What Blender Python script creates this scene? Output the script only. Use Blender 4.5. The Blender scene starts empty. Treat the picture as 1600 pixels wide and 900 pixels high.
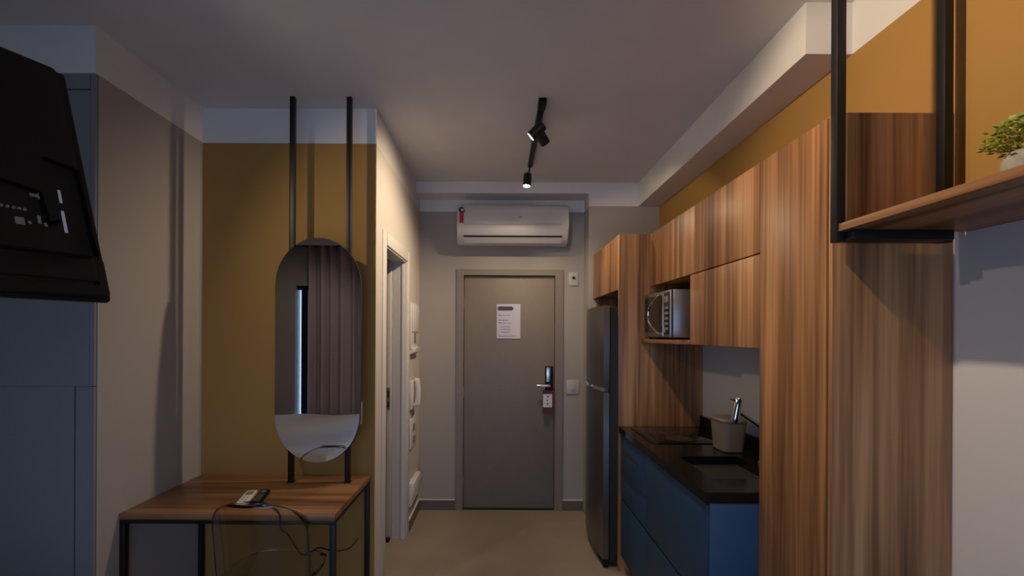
import bpy, bmesh, math, random
from mathutils import Vector, Matrix
random.seed(7)
S = bpy.context.scene
COL = S.collection
R = math.radians

# ------------------------------------------------------------------ camera
F = 700.0                                   # focal length in pixels of the 1600 px frame
cam_d = bpy.data.cameras.new('camera')
cam_d.sensor_width = 36.0
cam_d.lens = F / 1600.0 * 36.0
cam_d.shift_x = (800 - 778) / 1600.0
cam_d.shift_y = (522 - 450) / 1600.0
cam_d.clip_start = 0.02
cam = bpy.data.objects.new('camera', cam_d)
COL.objects.link(cam)
cam.location = (0, 0, 1.57)
cam.rotation_euler = (R(90), R(-0.3), 0)
S.camera = cam

# ------------------------------------------------------------------ world, lights, exposure
SKY = (0.46, 0.62, 1.0)
SKY_STRENGTH = 2.7
WARM = (1.0, 0.78, 0.53)
NEUTRAL = (1.0, 0.82, 0.62)
E_BED, E_NEAR, E_LEFT, E_RIGHT, E_DOOR = 30.0, 58.0, 66.0, 12.0, 38.0
E_CURTAIN_FILL = 16.0
S.view_settings.view_transform = 'Standard'
S.view_settings.look = 'None'
S.view_settings.gamma = 1.0
S.view_settings.use_curve_mapping = False
S.view_settings.exposure = -0.12

W = bpy.data.worlds.new('overcast_sky')
S.world = W
W.use_nodes = True
bg = W.node_tree.nodes['Background']
bg.inputs['Color'].default_value = (*SKY, 1)
bg.inputs['Strength'].default_value = SKY_STRENGTH

# ------------------------------------------------------------------ materials
def new_mat(name):
    m = bpy.data.materials.new(name)
    m.use_nodes = True
    nt = m.node_tree
    return m, nt, nt.nodes['Principled BSDF']

def N(nt, t, **kw):
    n = nt.nodes.new(t)
    for k, v in kw.items():
        setattr(n, k, v)
    return n

def plain(name, col, rough=0.5, metal=0.0, var=0.06, scale=30.0, bump=0.0, spec=0.5, coat=0.0):
    m, nt, p = new_mat(name)
    p.inputs['Roughness'].default_value = rough
    p.inputs['Metallic'].default_value = metal
    p.inputs['Specular IOR Level'].default_value = spec
    p.inputs['Coat Weight'].default_value = coat
    geo = N(nt, 'ShaderNodeNewGeometry')
    no = N(nt, 'ShaderNodeTexNoise')
    no.inputs['Scale'].default_value = scale
    no.inputs['Detail'].default_value = 4
    nt.links.new(geo.outputs['Position'], no.inputs['Vector'])
    r = N(nt, 'ShaderNodeValToRGB')
    r.color_ramp.elements[0].position = 0.3
    r.color_ramp.elements[1].position = 0.7
    r.color_ramp.elements[0].color = (*[c * (1 - var) for c in col], 1)
    r.color_ramp.elements[1].color = (*[min(1, c * (1 + var)) for c in col], 1)
    nt.links.new(no.outputs['Fac'], r.inputs['Fac'])
    nt.links.new(r.outputs['Color'], p.inputs['Base Color'])
    if bump:
        b = N(nt, 'ShaderNodeBump')
        b.inputs['Strength'].default_value = bump
        b.inputs['Distance'].default_value = 0.002
        nt.links.new(no.outputs['Fac'], b.inputs['Height'])
        nt.links.new(b.outputs['Normal'], p.inputs['Normal'])
    return m

def paint_bands(name, bands, rough=0.75):
    """wall paint whose colour changes at painted lines: bands = [(z_top, colour), ...] from the floor up"""
    m, nt, p = new_mat(name)
    p.inputs['Roughness'].default_value = rough
    p.inputs['Specular IOR Level'].default_value = 0.25
    geo = N(nt, 'ShaderNodeNewGeometry')
    sep = N(nt, 'ShaderNodeSeparateXYZ')
    nt.links.new(geo.outputs['Position'], sep.inputs[0])
    cur = None
    for i, (zt, col) in enumerate(bands):
        if cur is None:
            c = N(nt, 'ShaderNodeRGB'); c.outputs[0].default_value = (*col, 1)
            cur = c.outputs[0]
        else:
            gt = N(nt, 'ShaderNodeMath', operation='GREATER_THAN')
            gt.inputs[1].default_value = bands[i - 1][0]
            nt.links.new(sep.outputs['Z'], gt.inputs[0])
            mx = N(nt, 'ShaderNodeMix', data_type='RGBA')
            nt.links.new(gt.outputs[0], mx.inputs['Factor'])
            nt.links.new(cur, mx.inputs['A'])
            mx.inputs['B'].default_value = (*col, 1)
            cur = mx.outputs['Result']
    no = N(nt, 'ShaderNodeTexNoise')
    no.inputs['Scale'].default_value = 220
    nt.links.new(geo.outputs['Position'], no.inputs['Vector'])
    b = N(nt, 'ShaderNodeBump')
    b.inputs['Strength'].default_value = 0.06
    b.inputs['Distance'].default_value = 0.001
    nt.links.new(no.outputs['Fac'], b.inputs['Height'])
    nt.links.new(b.outputs['Normal'], p.inputs['Normal'])
    nt.links.new(cur, p.inputs['Base Color'])
    return m

def wood(name, axis='Z', dark=(0.085, 0.034, 0.014), mid=(0.255, 0.12, 0.05), light=(0.48, 0.245, 0.11), rough=0.42):
    m, nt, p = new_mat(name)
    p.inputs['Roughness'].default_value = rough
    p.inputs['Specular IOR Level'].default_value = 0.35
    geo = N(nt, 'ShaderNodeNewGeometry')
    def streak(sc, along, det, dist):
        mp = N(nt, 'ShaderNodeMapping')
        s = [sc, sc, sc]
        s['XYZ'.index(axis)] = along
        mp.inputs['Scale'].default_value = s
        nt.links.new(geo.outputs['Position'], mp.inputs['Vector'])
        t = N(nt, 'ShaderNodeTexNoise')
        t.inputs['Scale'].default_value = 1.0
        t.inputs['Detail'].default_value = det
        t.inputs['Distortion'].default_value = dist
        nt.links.new(mp.outputs[0], t.inputs['Vector'])
        return t
    a = streak(13, 0.45, 2.5, 0.35)
    b = streak(60, 1.4, 3, 0.1)
    c = streak(4.5, 0.3, 2, 0.5)
    m1 = N(nt, 'ShaderNodeMath', operation='MULTIPLY_ADD')
    m1.inputs[1].default_value = 0.30
    nt.links.new(b.outputs['Fac'], m1.inputs[0])
    m0 = N(nt, 'ShaderNodeMath', operation='MULTIPLY'); m0.inputs[1].default_value = 0.45
    nt.links.new(a.outputs['Fac'], m0.inputs[0])
    nt.links.new(m0.outputs[0], m1.inputs[2])
    m2 = N(nt, 'ShaderNodeMath', operation='MULTIPLY_ADD')
    m2.inputs[1].default_value = 0.25
    nt.links.new(c.outputs['Fac'], m2.inputs[0])
    nt.links.new(m1.outputs[0], m2.inputs[2])
    r = N(nt, 'ShaderNodeValToRGB')
    e = r.color_ramp.elements
    e[0].position, e[0].color = 0.36, (*dark, 1)
    e[1].position, e[1].color = 0.60, (*light, 1)
    k = e.new(0.475); k.color = (*mid, 1)
    nt.links.new(m2.outputs[0], r.inputs['Fac'])
    nt.links.new(r.outputs['Color'], p.inputs['Base Color'])
    bp = N(nt, 'ShaderNodeBump')
    bp.inputs['Strength'].default_value = 0.08
    bp.inputs['Distance'].default_value = 0.001
    nt.links.new(b.outputs['Fac'], bp.inputs['Height'])
    nt.links.new(bp.outputs['Normal'], p.inputs['Normal'])
    return m

def brushed(name, col, rough=0.3, axis='Z', amount=0.12):
    m, nt, p = new_mat(name)
    p.inputs['Metallic'].default_value = 1.0
    geo = N(nt, 'ShaderNodeNewGeometry')
    mp = N(nt, 'ShaderNodeMapping')
    s = [160, 160, 160]; s['XYZ'.index(axis)] = 3
    mp.inputs['Scale'].default_value = s
    nt.links.new(geo.outputs['Position'], mp.inputs['Vector'])
    t = N(nt, 'ShaderNodeTexNoise'); t.inputs['Scale'].default_value = 1; t.inputs['Detail'].default_value = 2
    nt.links.new(mp.outputs[0], t.inputs['Vector'])
    r = N(nt, 'ShaderNodeMapRange')
    r.inputs['To Min'].default_value = rough - amount / 2
    r.inputs['To Max'].default_value = rough + amount / 2
    nt.links.new(t.outputs['Fac'], r.inputs['Value'])
    nt.links.new(r.outputs[0], p.inputs['Roughness'])
    p.inputs['Base Color'].default_value = (*col, 1)
    return m

def glow(name, col, strength):
    m, nt, p = new_mat(name)
    p.inputs['Base Color'].default_value = (*col, 1)
    p.inputs['Emission Color'].default_value = (*col, 1)
    p.inputs['Emission Strength'].default_value = strength
    return m

def acrylic(name, tint, reflect=1.45):
    m, nt, p = new_mat(name)
    p.inputs['Base Color'].default_value = (*tint, 1)
    p.inputs['Transmission Weight'].default_value = 1.0
    p.inputs['Roughness'].default_value = 0.02
    p.inputs['IOR'].default_value = reflect
    return m

def pane_glass(name):
    m, nt, p = new_mat(name)
    nt.nodes.remove(p)
    out = nt.nodes['Material Output']
    tr = N(nt, 'ShaderNodeBsdfTransparent'); tr.inputs[0].default_value = (0.92, 0.95, 0.95, 1)
    gl = N(nt, 'ShaderNodeBsdfGlossy'); gl.inputs['Roughness'].default_value = 0.0
    fr = N(nt, 'ShaderNodeFresnel'); fr.inputs[0].default_value = 1.45
    mx = N(nt, 'ShaderNodeMixShader')
    nt.links.new(fr.outputs[0], mx.inputs[0])
    nt.links.new(tr.outputs[0], mx.inputs[1])
    nt.links.new(gl.outputs[0], mx.inputs[2])
    nt.links.new(mx.outputs[0], out.inputs['Surface'])
    return m

WHITE = (0.68, 0.66, 0.645)
GREIGE = (0.36, 0.328, 0.30)
OCHRE = (0.36, 0.20, 0.056)
Z_LINE = 2.66
M = {}
M['ceiling'] = plain('ceiling_paint', (0.64, 0.615, 0.60), 0.85, var=0.02, scale=6, spec=0.2)
M['white'] = plain('white_paint', WHITE, 0.75, var=0.02, scale=8, spec=0.25)
M['greige_wall'] = paint_bands('greige_paint_white_top', [(Z_LINE, GREIGE), (9, WHITE)])
M['ochre_wall'] = paint_bands('ochre_paint_white_top', [(Z_LINE, OCHRE), (9, WHITE)])
M['right_wall'] = paint_bands('three_band_paint', [(1.885, (0.66, 0.645, 0.64)), (Z_LINE, OCHRE), (9, WHITE)])
M['corridor_wall'] = paint_bands('pale_corridor_paint', [(Z_LINE, (0.56, 0.52, 0.48)), (9, WHITE)])
M['floor'] = plain('porcelain_floor', (0.31, 0.25, 0.19), 0.42, var=0.10, scale=3.0, bump=0.02)
M['skirting'] = plain('dark_skirting', (0.13, 0.105, 0.09), 0.5, var=0.06)
M['skirting_cap'] = plain('skirting_cap_white', (0.6, 0.57, 0.53), 0.6, var=0.02)
M['door_paint'] = plain('taupe_door_laminate', (0.225, 0.185, 0.15), 0.5, var=0.04, scale=12)
M['door_white'] = plain('white_lacquer', (0.62, 0.60, 0.58), 0.45, var=0.02)
M['wood'] = wood('walnut_laminate_vertical', 'Z')
M['wood_desk_shaded'] = wood('walnut_laminate_desk_shaded', 'X', dark=(0.06, 0.025, 0.011), mid=(0.165, 0.078, 0.034), light=(0.30, 0.15, 0.068), rough=0.33)  # same laminate as the cabinets, colours darkened to stand in for weaker light
M['wood_shelf'] = wood('walnut_laminate_shelf', 'Y')
M['black_metal'] = plain('black_powder_coat', (0.008, 0.0075, 0.0075), 0.45, var=0.1, scale=80, spec=0.35)
M['dark_gap'] = plain('dark_recess', (0.012, 0.011, 0.011), 0.8, var=0.05)
M['blue'] = plain('petrol_blue_lacquer', (0.007, 0.042, 0.098), 0.5, var=0.04, scale=14)
M['granite'] = plain('black_granite', (0.006, 0.0055, 0.005), 0.14, var=0.35, scale=240, spec=0.3)
M['steel'] = brushed('brushed_steel', (0.20, 0.19, 0.182), 0.36)
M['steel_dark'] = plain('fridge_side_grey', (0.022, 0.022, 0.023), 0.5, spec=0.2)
M['chrome'] = brushed('chrome', (0.78, 0.78, 0.80), 0.10, amount=0.04)
M['steel_sink'] = brushed('sink_steel', (0.74, 0.73, 0.72), 0.28, axis='X')
M['mirror'] = brushed('mirror_silver', (0.86, 0.87, 0.88), 0.012, amount=0.0)
M['mirror_rim'] = plain('mirror_rim', (0.05, 0.045, 0.04), 0.3, metal=0.6)
M['ac_white'] = plain('ac_plastic', (0.56, 0.545, 0.53), 0.45, var=0.015)
M['plastic_white'] = plain('white_plastic', (0.66, 0.64, 0.62), 0.4, var=0.015)
M['plate_white'] = plain('wall_plate_plastic', (0.45, 0.425, 0.40), 0.4, var=0.015)
M['plastic_black'] = plain('black_plastic', (0.006, 0.0055, 0.005), 0.6, var=0.15, scale=120, bump=0.1, spec=0.22)
M['port_grey'] = plain('port_metal', (0.27, 0.26, 0.25), 0.45, metal=0.5)
M['groove'] = plain('black_groove', (0.0015, 0.0015, 0.0015), 0.9, spec=0.05)
M['red'] = plain('red_print', (0.42, 0.015, 0.022), 0.5)
M['dark_red'] = plain('burgundy_print', (0.10, 0.012, 0.014), 0.5)
M['dark_print'] = plain('dark_print', (0.03, 0.02, 0.02), 0.5)
M['purple_print'] = plain('purple_print', (0.085, 0.065, 0.11), 0.6)
M['grey_print'] = plain('grey_print', (0.30, 0.28, 0.33), 0.6)
M['paper'] = plain('paper', (0.66, 0.63, 0.74), 0.7, var=0.02)
M['bin'] = plain('taupe_plastic', (0.155, 0.122, 0.098), 0.42, var=0.03)
M['microwave'] = brushed('microwave_silver', (0.34, 0.34, 0.36), 0.36)
M['mw_glass'] = plain('microwave_black_glass', (0.012, 0.012, 0.013), 0.12)
M['cooktop'] = plain('cooktop_glass', (0.006, 0.006, 0.006), 0.06)
M['print_ring'] = plain('cooktop_ring', (0.022, 0.022, 0.022), 0.3)
M['concrete'] = plain('concrete_pot', (0.30, 0.28, 0.255), 0.85, var=0.15, scale=60, bump=0.3)
M['leaf'] = plain('succulent_leaf', (0.30, 0.34, 0.05), 0.5, var=0.4, scale=45)
M['soil'] = plain('potting_soil', (0.03, 0.02, 0.013), 0.9)
M['curtain'] = plain('mauve_curtain', (0.42, 0.36, 0.385), 0.9, var=0.12, scale=300)
M['wardrobe'] = plain('grey_blue_laminate', (0.20, 0.205, 0.215), 0.55, var=0.02)
M['linen'] = plain('white_linen', (0.76, 0.75, 0.76), 0.9, var=0.03, scale=200)
M['bed_base'] = plain('bed_base_fabric', (0.12, 0.11, 0.11), 0.9)
M['acrylic'] = acrylic('clear_acrylic', (0.84, 0.82, 0.79))
M['pane'] = pane_glass('window_pane')
M['lens'] = glow('lamp_lens', (1.0, 0.90, 0.76), 14.0)
M['screen'] = plain('tv_screen', (0.004, 0.004, 0.005), 0.08)
M['lcd'] = plain('lcd_green_grey', (0.16, 0.17, 0.14), 0.3)
M['tile'] = plain('bathroom_tile', (0.40, 0.39, 0.38), 0.4, var=0.03)

# ------------------------------------------------------------------ mesh helpers
class MB:
    """collects shapes; build() links them as one mesh object"""
    def __init__(s):
        s.bm = bmesh.new()
    def box(s, x0, x1, y0, y1, z0, z1, bev=0.0, seg=2):
        r = bmesh.ops.create_cube(s.bm, size=1.0)
        vs = r['verts']
        for v in vs:
            v.co = Vector(((x0 + x1) / 2 + v.co.x * (x1 - x0), (y0 + y1) / 2 + v.co.y * (y1 - y0), (z0 + z1) / 2 + v.co.z * (z1 - z0)))
        if bev > 0:
            es = list({e for v in vs for e in v.link_edges})
            bmesh.ops.bevel(s.bm, geom=es, offset=bev, segments=seg, affect='EDGES', profile=0.5)
        return s
    def prism(s, pts, axis, a, b, bev=0.0):
        """pts: closed 2-D outline in the two other axes (in XYZ order); extruded from a to b along axis"""
        def P(u, v, w):
            if axis == 'X': return (w, u, v)
            if axis == 'Y': return (u, w, v)
            return (u, v, w)
        lo = [s.bm.verts.new(P(u, v, a)) for u, v in pts]
        hi = [s.bm.verts.new(P(u, v, b)) for u, v in pts]
        n = len(pts)
        fs = [s.bm.faces.new(lo), s.bm.faces.new(hi)]
        for i in range(n):
            fs.append(s.bm.faces.new((lo[i], lo[(i + 1) % n], hi[(i + 1) % n], hi[i])))
        if bev:
            es = list({e for f in fs[:2] for e in f.edges})
            bmesh.ops.bevel(s.bm, geom=es, offset=bev, segments=2, affect='EDGES', profile=0.5)
        return s
    def tube(s, pts, r, seg=12, cap=True):
        pts = [Vector(p) for p in pts]
        rs = r if isinstance(r, (list, tuple)) else [r] * len(pts)
        rings = []
        up = None
        for i, p in enumerate(pts):
            if i == 0: t = pts[1] - p
            elif i == len(pts) - 1: t = p - pts[i - 1]
            else: t = (pts[i + 1] - p).normalized() + (p - pts[i - 1]).normalized()
            t.normalize()
            if up is None:
                up = Vector((0, 0, 1)) if abs(t.z) < 0.9 else Vector((1, 0, 0))
            a = t.cross(up).normalized()
            up = a.cross(t).normalized()
            rings.append([s.bm.verts.new(p + (a * math.cos(k * 2 * math.pi / seg) + up * math.sin(k * 2 * math.pi / seg)) * rs[i]) for k in range(seg)])
        for i in range(len(rings) - 1):
            for k in range(seg):
                s.bm.faces.new((rings[i][k], rings[i][(k + 1) % seg], rings[i + 1][(k + 1) % seg], rings[i + 1][k]))
        if cap:
            s.bm.faces.new(rings[0]); s.bm.faces.new(rings[-1])
        return s
    def lathe(s, c, prof, seg=28, sx=1.0, sy=1.0):
        rings = []
        for r, z in prof:
            rings.append([s.bm.verts.new((c[0] + r * sx * math.cos(k * 2 * math.pi / seg), c[1] + r * sy * math.sin(k * 2 * math.pi / seg), c[2] + z)) for k in range(seg)])
        for i in range(len(rings) - 1):
            for k in range(seg):
                s.bm.faces.new((rings[i][k], rings[i][(k + 1) % seg], rings[i + 1][(k + 1) % seg], rings[i + 1][k]))
        s.bm.faces.new(rings[0]); s.bm.faces.new(rings[-1])
        return s
    def grid(s, fn, nu, nv):
        """open sheet of (nu+1)x(nv+1) points fn(u,v), u,v in 0..1"""
        vs = [[s.bm.verts.new(fn(i / nu, j / nv)) for j in range(nv + 1)] for i in range(nu + 1)]
        for i in range(nu):
            for j in range(nv):
                s.bm.faces.new((vs[i][j], vs[i + 1][j], vs[i + 1][j + 1], vs[i][j + 1]))
        return s
    def build(s, name, mat, parent=None, smooth=True, ang=35):
        off = Vector(parent.get('_o', (0, 0, 0))) if parent else Vector((0, 0, 0))
        bmesh.ops.recalc_face_normals(s.bm, faces=s.bm.faces)
        me = bpy.data.meshes.new(name)
        if off.length:
            bmesh.ops.translate(s.bm, verts=s.bm.verts, vec=-off)
        s.bm.to_mesh(me); s.bm.free()
        if smooth:
            me.shade_smooth()
            me.set_sharp_from_angle(angle=R(ang))
        me.materials.append(M[mat])
        o = bpy.data.objects.new(name, me)
        COL.objects.link(o)
        if parent:
            o.parent = parent
            o['_o'] = tuple(off)
        return o

def tag(o, label, cat, group=None, kind=None):
    o['label'] = label; o['category'] = cat
    if group: o['group'] = group
    if kind: o['kind'] = kind
    return o

def thing(name, label, cat, loc, group=None):
    o = bpy.data.objects.new(name, None)
    o.empty_display_size = 0.05
    COL.objects.link(o)
    o.location = loc
    o['_o'] = tuple(loc)
    return tag(o, label, cat, group)

def struct(o, label=None):
    o['kind'] = 'structure'
    if label: o['label'] = label
    return o

def B(*a, **k):
    return MB().box(*a, **k)

# ------------------------------------------------------------------ the setting
XW, XC, XL = 1.365, -0.703, -1.70          # right wall, corridor wall, left stub wall
YB, YA, YS, YWIN = 4.0, 2.574, 1.89, -0.85  # entrance wall, alcove wall, wardrobe plane, window wall
ZC = 2.86
struct(B(-3.6, 1.6, -1.1, 4.2, -0.1, 0).build('floor', 'floor'), 'brown grey porcelain floor')
struct(B(-3.6, 1.6, -1.1, 4.2, ZC, ZC + 0.1).build('ceiling', 'ceiling'), 'grey white flat ceiling')
struct(B(XW, XW + 0.12, -1.0, 4.2, 0, ZC).build('wall_right', 'right_wall'), 'right wall, pale below and ochre above')
# entrance wall with the doorway
DX0, DX1, DZ = -0.318, 0.52, 2.105
w = MB()
w.box(-1.94, DX0, YB, YB + 0.12, 0, ZC); w.box(DX1, XW, YB, YB + 0.12, 0, ZC); w.box(DX0, DX1, YB, YB + 0.12, DZ, ZC)
struct(w.build('wall_back', 'greige_wall'), 'greige wall with the entrance door')
struct(B(0.766, XW, 3.8, YB, 0, ZC).build('wall_column', 'greige_wall'), 'boxed greige column above the fridge cabinet')
struct(B(XC, 0.766, 3.8, YB, 2.766, ZC).build('trim_1', 'white'), 'white beam above the air conditioner')
struct(B(1.185, XW, 1.733, 3.8, Z_LINE, ZC).build('trim_2', 'white'), 'white beam along the kitchen wall')
# corridor wall with bathroom opening
OY0, OY1, OZ = 2.80, 3.45, 2.133
w = MB()
w.box(-0.805, XC, 2.694, OY0, 0, ZC); w.box(-0.805, XC, OY1, YB, 0, ZC); w.box(-0.805, XC, OY0, OY1, OZ, ZC)
struct(w.build('wall_corridor', 'corridor_wall'), 'pale corridor wall with bathroom doorway')
o = B(-1.82, XC, YA, 2.694, 0, ZC).build('wall_alcove', 'ochre_wall')
o.data.materials.append(M['corridor_wall'])
for p in o.data.polygons:
    if p.normal.x > 0.5: p.material_index = 1
struct(o, 'ochre alcove wall behind the oval mirror')
struct(B(-1.82, XL, YS + 0.012, YA, 0, ZC).build('wall_left', 'greige_wall'), 'greige stub wall left of the desk')
struct(B(-1.94, -1.82, 2.694, 4.2, 0, ZC).build('wall_bathroom', 'tile'), 'bathroom wall seen through the doorway')
struct(B(-3.6, -1.82, 2.55, 2.694, 0, ZC).build('wall_wardrobe', 'greige_wall'), 'wall behind the wardrobe')
struct(B(-3.52, -3.4, -1.0, 2.55, 0, ZC).build('wall_bedroom', 'greige_wall'), 'bedroom end wall')
struct(B(-3.4, XL, YS - 0.004, YS + 0.012, Z_LINE, ZC).build('trim_3', 'white'), 'white beam over the wardrobe')
# window wall
WX0, WX1, WZ1 = -2.56, 1.0, 2.17
w = MB()
w.box(-3.4, WX0, YWIN - 0.15, YWIN, 0, ZC); w.box(WX1, XW, YWIN - 0.15, YWIN, 0, ZC)
w.box(WX0, WX1, YWIN - 0.15, YWIN, WZ1, ZC); w.box(WX0, WX1, YWIN - 0.15, YWIN, 0, 0.06)
struct(w.build('wall_window', 'greige_wall'), 'window wall behind the viewer')
struct(B(-3.4, XW, YWIN, -0.72, Z_LINE, ZC).build('trim_4', 'white'), 'white curtain pelmet')
wf = bpy.data.objects.new('window_1', None); COL.objects.link(wf); wf.location = (WX0, YWIN, 0); wf['_o'] = (WX0, YWIN, 0)
struct(wf, 'sliding balcony window with black frame')
yf0, yf1 = YWIN - 0.10, YWIN - 0.05
mb = MB()
mb.box(WX0, WX1, yf0, yf1, 0.06, 0.11); mb.box(WX0, WX1, yf0, yf1, WZ1 - 0.05, WZ1)
mb.box(WX1 - 0.05, WX1, yf0, yf1, 0.11, WZ1 - 0.05)
mb.build('window_frame', 'black_metal', wf)
xs = [-2.505, -1.25, -0.10, WX1 - 0.05]
for i, x in enumerate(xs[:-1]):
    B(x, x + 0.085, yf0, yf1, 0.11, WZ1 - 0.05).build('mullion', 'black_metal', wf)
    B(x + 0.085, xs[i + 1], yf0 + 0.02, yf0 + 0.026, 0.11, WZ1 - 0.05).build('pane', 'pane', wf)
B(WX0, -2.505, yf0 + 0.02, yf0 + 0.026, 0.11, WZ1 - 0.05).build('pane', 'pane', wf)
# daylight guide in the window opening (portal only, emits nothing of its own)
pl = bpy.data.lights.new('window_portal', 'AREA'); pl.shape = 'RECTANGLE'
pl.size, pl.size_y = WX1 - WX0, WZ1 - 0.06
pl.cycles.is_portal = True
po = bpy.data.objects.new('window_portal', pl); COL.objects.link(po)
po.location = ((WX0 + WX1) / 2, YWIN - 0.13, (WZ1 + 0.06) / 2); po.rotation_euler = (R(90), 0, R(180))

# skirtings
def skirt(name, x0, x1, y0, y1, label):
    o = struct(B(x0, x1, y0, y1, 0, 0.088).build(name, 'skirting'), label)
    ox = 0.003
    B(x0 - (ox if x0 != XC else 0), x1, y0 - (0.002 if y1 == YB else 0), y1, 0.088, 0.096).build('cap', 'skirting_cap', o)
skirt('baseboard_back_left', XC + 0.012, -0.375, YB - 0.012, YB, 'dark skirting left of the entrance door')
skirt('baseboard_back_right', 0.585, 0.766, YB - 0.012, YB, 'dark skirting right of the entrance door')
skirt('baseboard_corridor', XC, XC + 0.012, 3.535, YB, 'dark skirting under the intercom')

# ------------------------------------------------------------------ entrance door
d = thing('entrance_door', 'taupe flush entrance door in matching frame at the corridor end', 'door', (0.1, YB, 0))
f = MB()
f.box(DX0 - 0.05, DX0 + 0.012, YB - 0.018, YB + 0.10, 0, DZ + 0.04); f.box(DX1 - 0.012, DX1 + 0.06, YB - 0.018, YB + 0.10, 0, DZ + 0.04)
f.box(DX0 + 0.012, DX1 - 0.012, YB - 0.018, YB + 0.10, DZ - 0.012, DZ + 0.04)
f.build('door_frame', 'door_paint', d)
lf = B(DX0 + 0.016, DX1 - 0.016, YB + 0.012, YB + 0.052, 0.012, DZ - 0.018, bev=0.002).build('door_leaf', 'door_paint', d)
B(DX0 + 0.012, DX1 - 0.012, YB + 0.06, YB + 0.09, 0, DZ - 0.012).build('rebate', 'dark_gap', d)
for z in (0.25, 1.05, 1.85):
    MB().tube([(DX0 + 0.014, YB + 0.008, z - 0.05), (DX0 + 0.014, YB + 0.008, z + 0.05)], 0.006, 8).build('hinge', 'door_paint', d)
def px(x, y, Y):
    """pixel of the photograph to a world point on the plane at depth Y (used only to read off sizes)"""
    return (x - 778) * Y / F, 1.57 - (y - 522) * Y / F
lk = thing('card_lock', 'steel card reader lock with lever handle on the entrance door', 'lock', (0.43, YB, 0.9))
B(0.423, 0.492, YB - 0.014, YB + 0.012, 1.01, 1.285, bev=0.004).build('lock_body', 'plastic_black', lk)
B(0.432, 0.470, YB - 0.024, YB - 0.012, 1.145, 1.278, bev=0.004).build('reader_plate', 'steel_sink', lk)
MB().tube([(0.452, YB - 0.012, 1.117), (0.452, YB - 0.06, 1.117)], 0.012, 14).build('spindle', 'chrome', lk)
MB().tube([(0.465, YB - 0.058, 1.117), (0.41, YB - 0.060, 1.118), (0.345, YB - 0.055, 1.119)], [0.012, 0.012, 0.009], 12).build('lever', 'chrome', lk)
MB().tube([(0.455, YB - 0.012, 1.055), (0.455, YB - 0.022, 1.055)], 0.013, 16).build('keyhole', 'port_grey', lk)
hg = thing('door_hanger', 'white and burgundy door hanger on the lever handle', 'door hanger', (0.45, YB - 0.05, 0.83))
hb = MB(); hb.box(0.400, 0.505, YB - 0.036, YB - 0.034, 0.865, 1.075); hb.build('card', 'dark_red', hg)
B(0.402, 0.482, YB - 0.039, YB - 0.036, 0.925, 1.042).build('panel', 'plastic_white', hg)
for x, z, s_ in ((0.448, 1.018, 0.012), (0.442, 0.985, 0.008), (0.446, 0.955, 0.010)):
    B(x - s_, x + s_ * 0.4, YB - 0.041, YB - 0.039, z - 0.004, z + 0.006).build('mark', 'dark_print', hg)
MB().tube([(0.475, YB - 0.036, 1.075), (0.44, YB - 0.045, 1.10), (0.452, YB - 0.05, 1.13), (0.47, YB - 0.04, 1.10), (0.475, YB - 0.036, 1.075)], 0.005, 8).build('loop', 'dark_red', hg)
nt_ = thing('notice_sheet', 'white printed notice sheet with purple heading on the entrance door', 'notice', (0.1, YB + 0.012, 1.55))
x0, z1 = px(776, 475, 4.01); x1, z0 = px(813, 529, 4.01)
B(x0, x1, YB + 0.006, YB + 0.012, z0, z1).build('sheet', 'paper', nt_)
hx = x0 + 0.008
MB().prism([(hx + 0.016 * (1 - math.cos(a)) if False else hx + c[0], c[1]) for a, c in enumerate([(0.012, z1 - 0.058), (0.128, z1 - 0.058), (0.142, z1 - 0.045), (0.142, z1 - 0.036), (0.128, z1 - 0.022), (0.012, z1 - 0.022), (0, z1 - 0.032), (0, z1 - 0.048)])], 'Y', YB + 0.004, YB + 0.006).build('heading_bar', 'purple_print', nt_)
for k, (dz, wd) in enumerate(((0.100, 0.09), (0.143, 0.07), (0.168, 0.10), (0.20, 0.085), (0.225, 0.095), (0.25, 0.08), (0.285, 0.14))):
    B(x0 + 0.035, x0 + 0.035 + wd, YB + 0.0045, YB + 0.006, z1 - dz - 0.0035, z1 - dz).build('text_line', 'grey_print', nt_)
for dz in (0.098, 0.141, 0.166, 0.284):
    B(x0 + 0.022, x0 + 0.031, YB + 0.0045, YB + 0.006, z1 - dz - 0.007, z1 - dz + 0.003).build('bullet', 'purple_print', nt_)
B(DX0 + 0.012, DX1 - 0.012, YB, YB + 0.06, 0, 0.01).build('threshold', 'dark_gap', d)

sw = thing('light_switch', 'white light switch plate between entrance door and fridge', 'switch', (0.67, YB, 1.05))
x0, z1 = px(885, 593, YB); x1, z0 = px(905, 615, YB)
B(x0, x1, YB - 0.010, YB, z0, z1, bev=0.003).build('plate', 'plate_white', sw)
B((x0 + x1) / 2 - 0.02, (x0 + x1) / 2 + 0.02, YB - 0.013, YB - 0.010, (z0 + z1) / 2 - 0.03, (z0 + z1) / 2 + 0.03, bev=0.001).build('rocker', 'plate_white', sw)
sn = thing('sensor_plate', 'small white sensor plate high beside the entrance door', 'sensor', (0.67, YB, 2.05))
x0, z1 = px(888, 425, YB); x1, z0 = px(903, 446, YB)
B(x0, x1, YB - 0.010, YB, z0, z1, bev=0.003).build('plate', 'plate_white', sn)
MB().tube([((x0 + x1) / 2, YB - 0.010, z1 - 0.05), ((x0 + x1) / 2, YB - 0.018, z1 - 0.05)], 0.013, 14).build('sensor_eye', 'dark_gap', sn)

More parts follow.
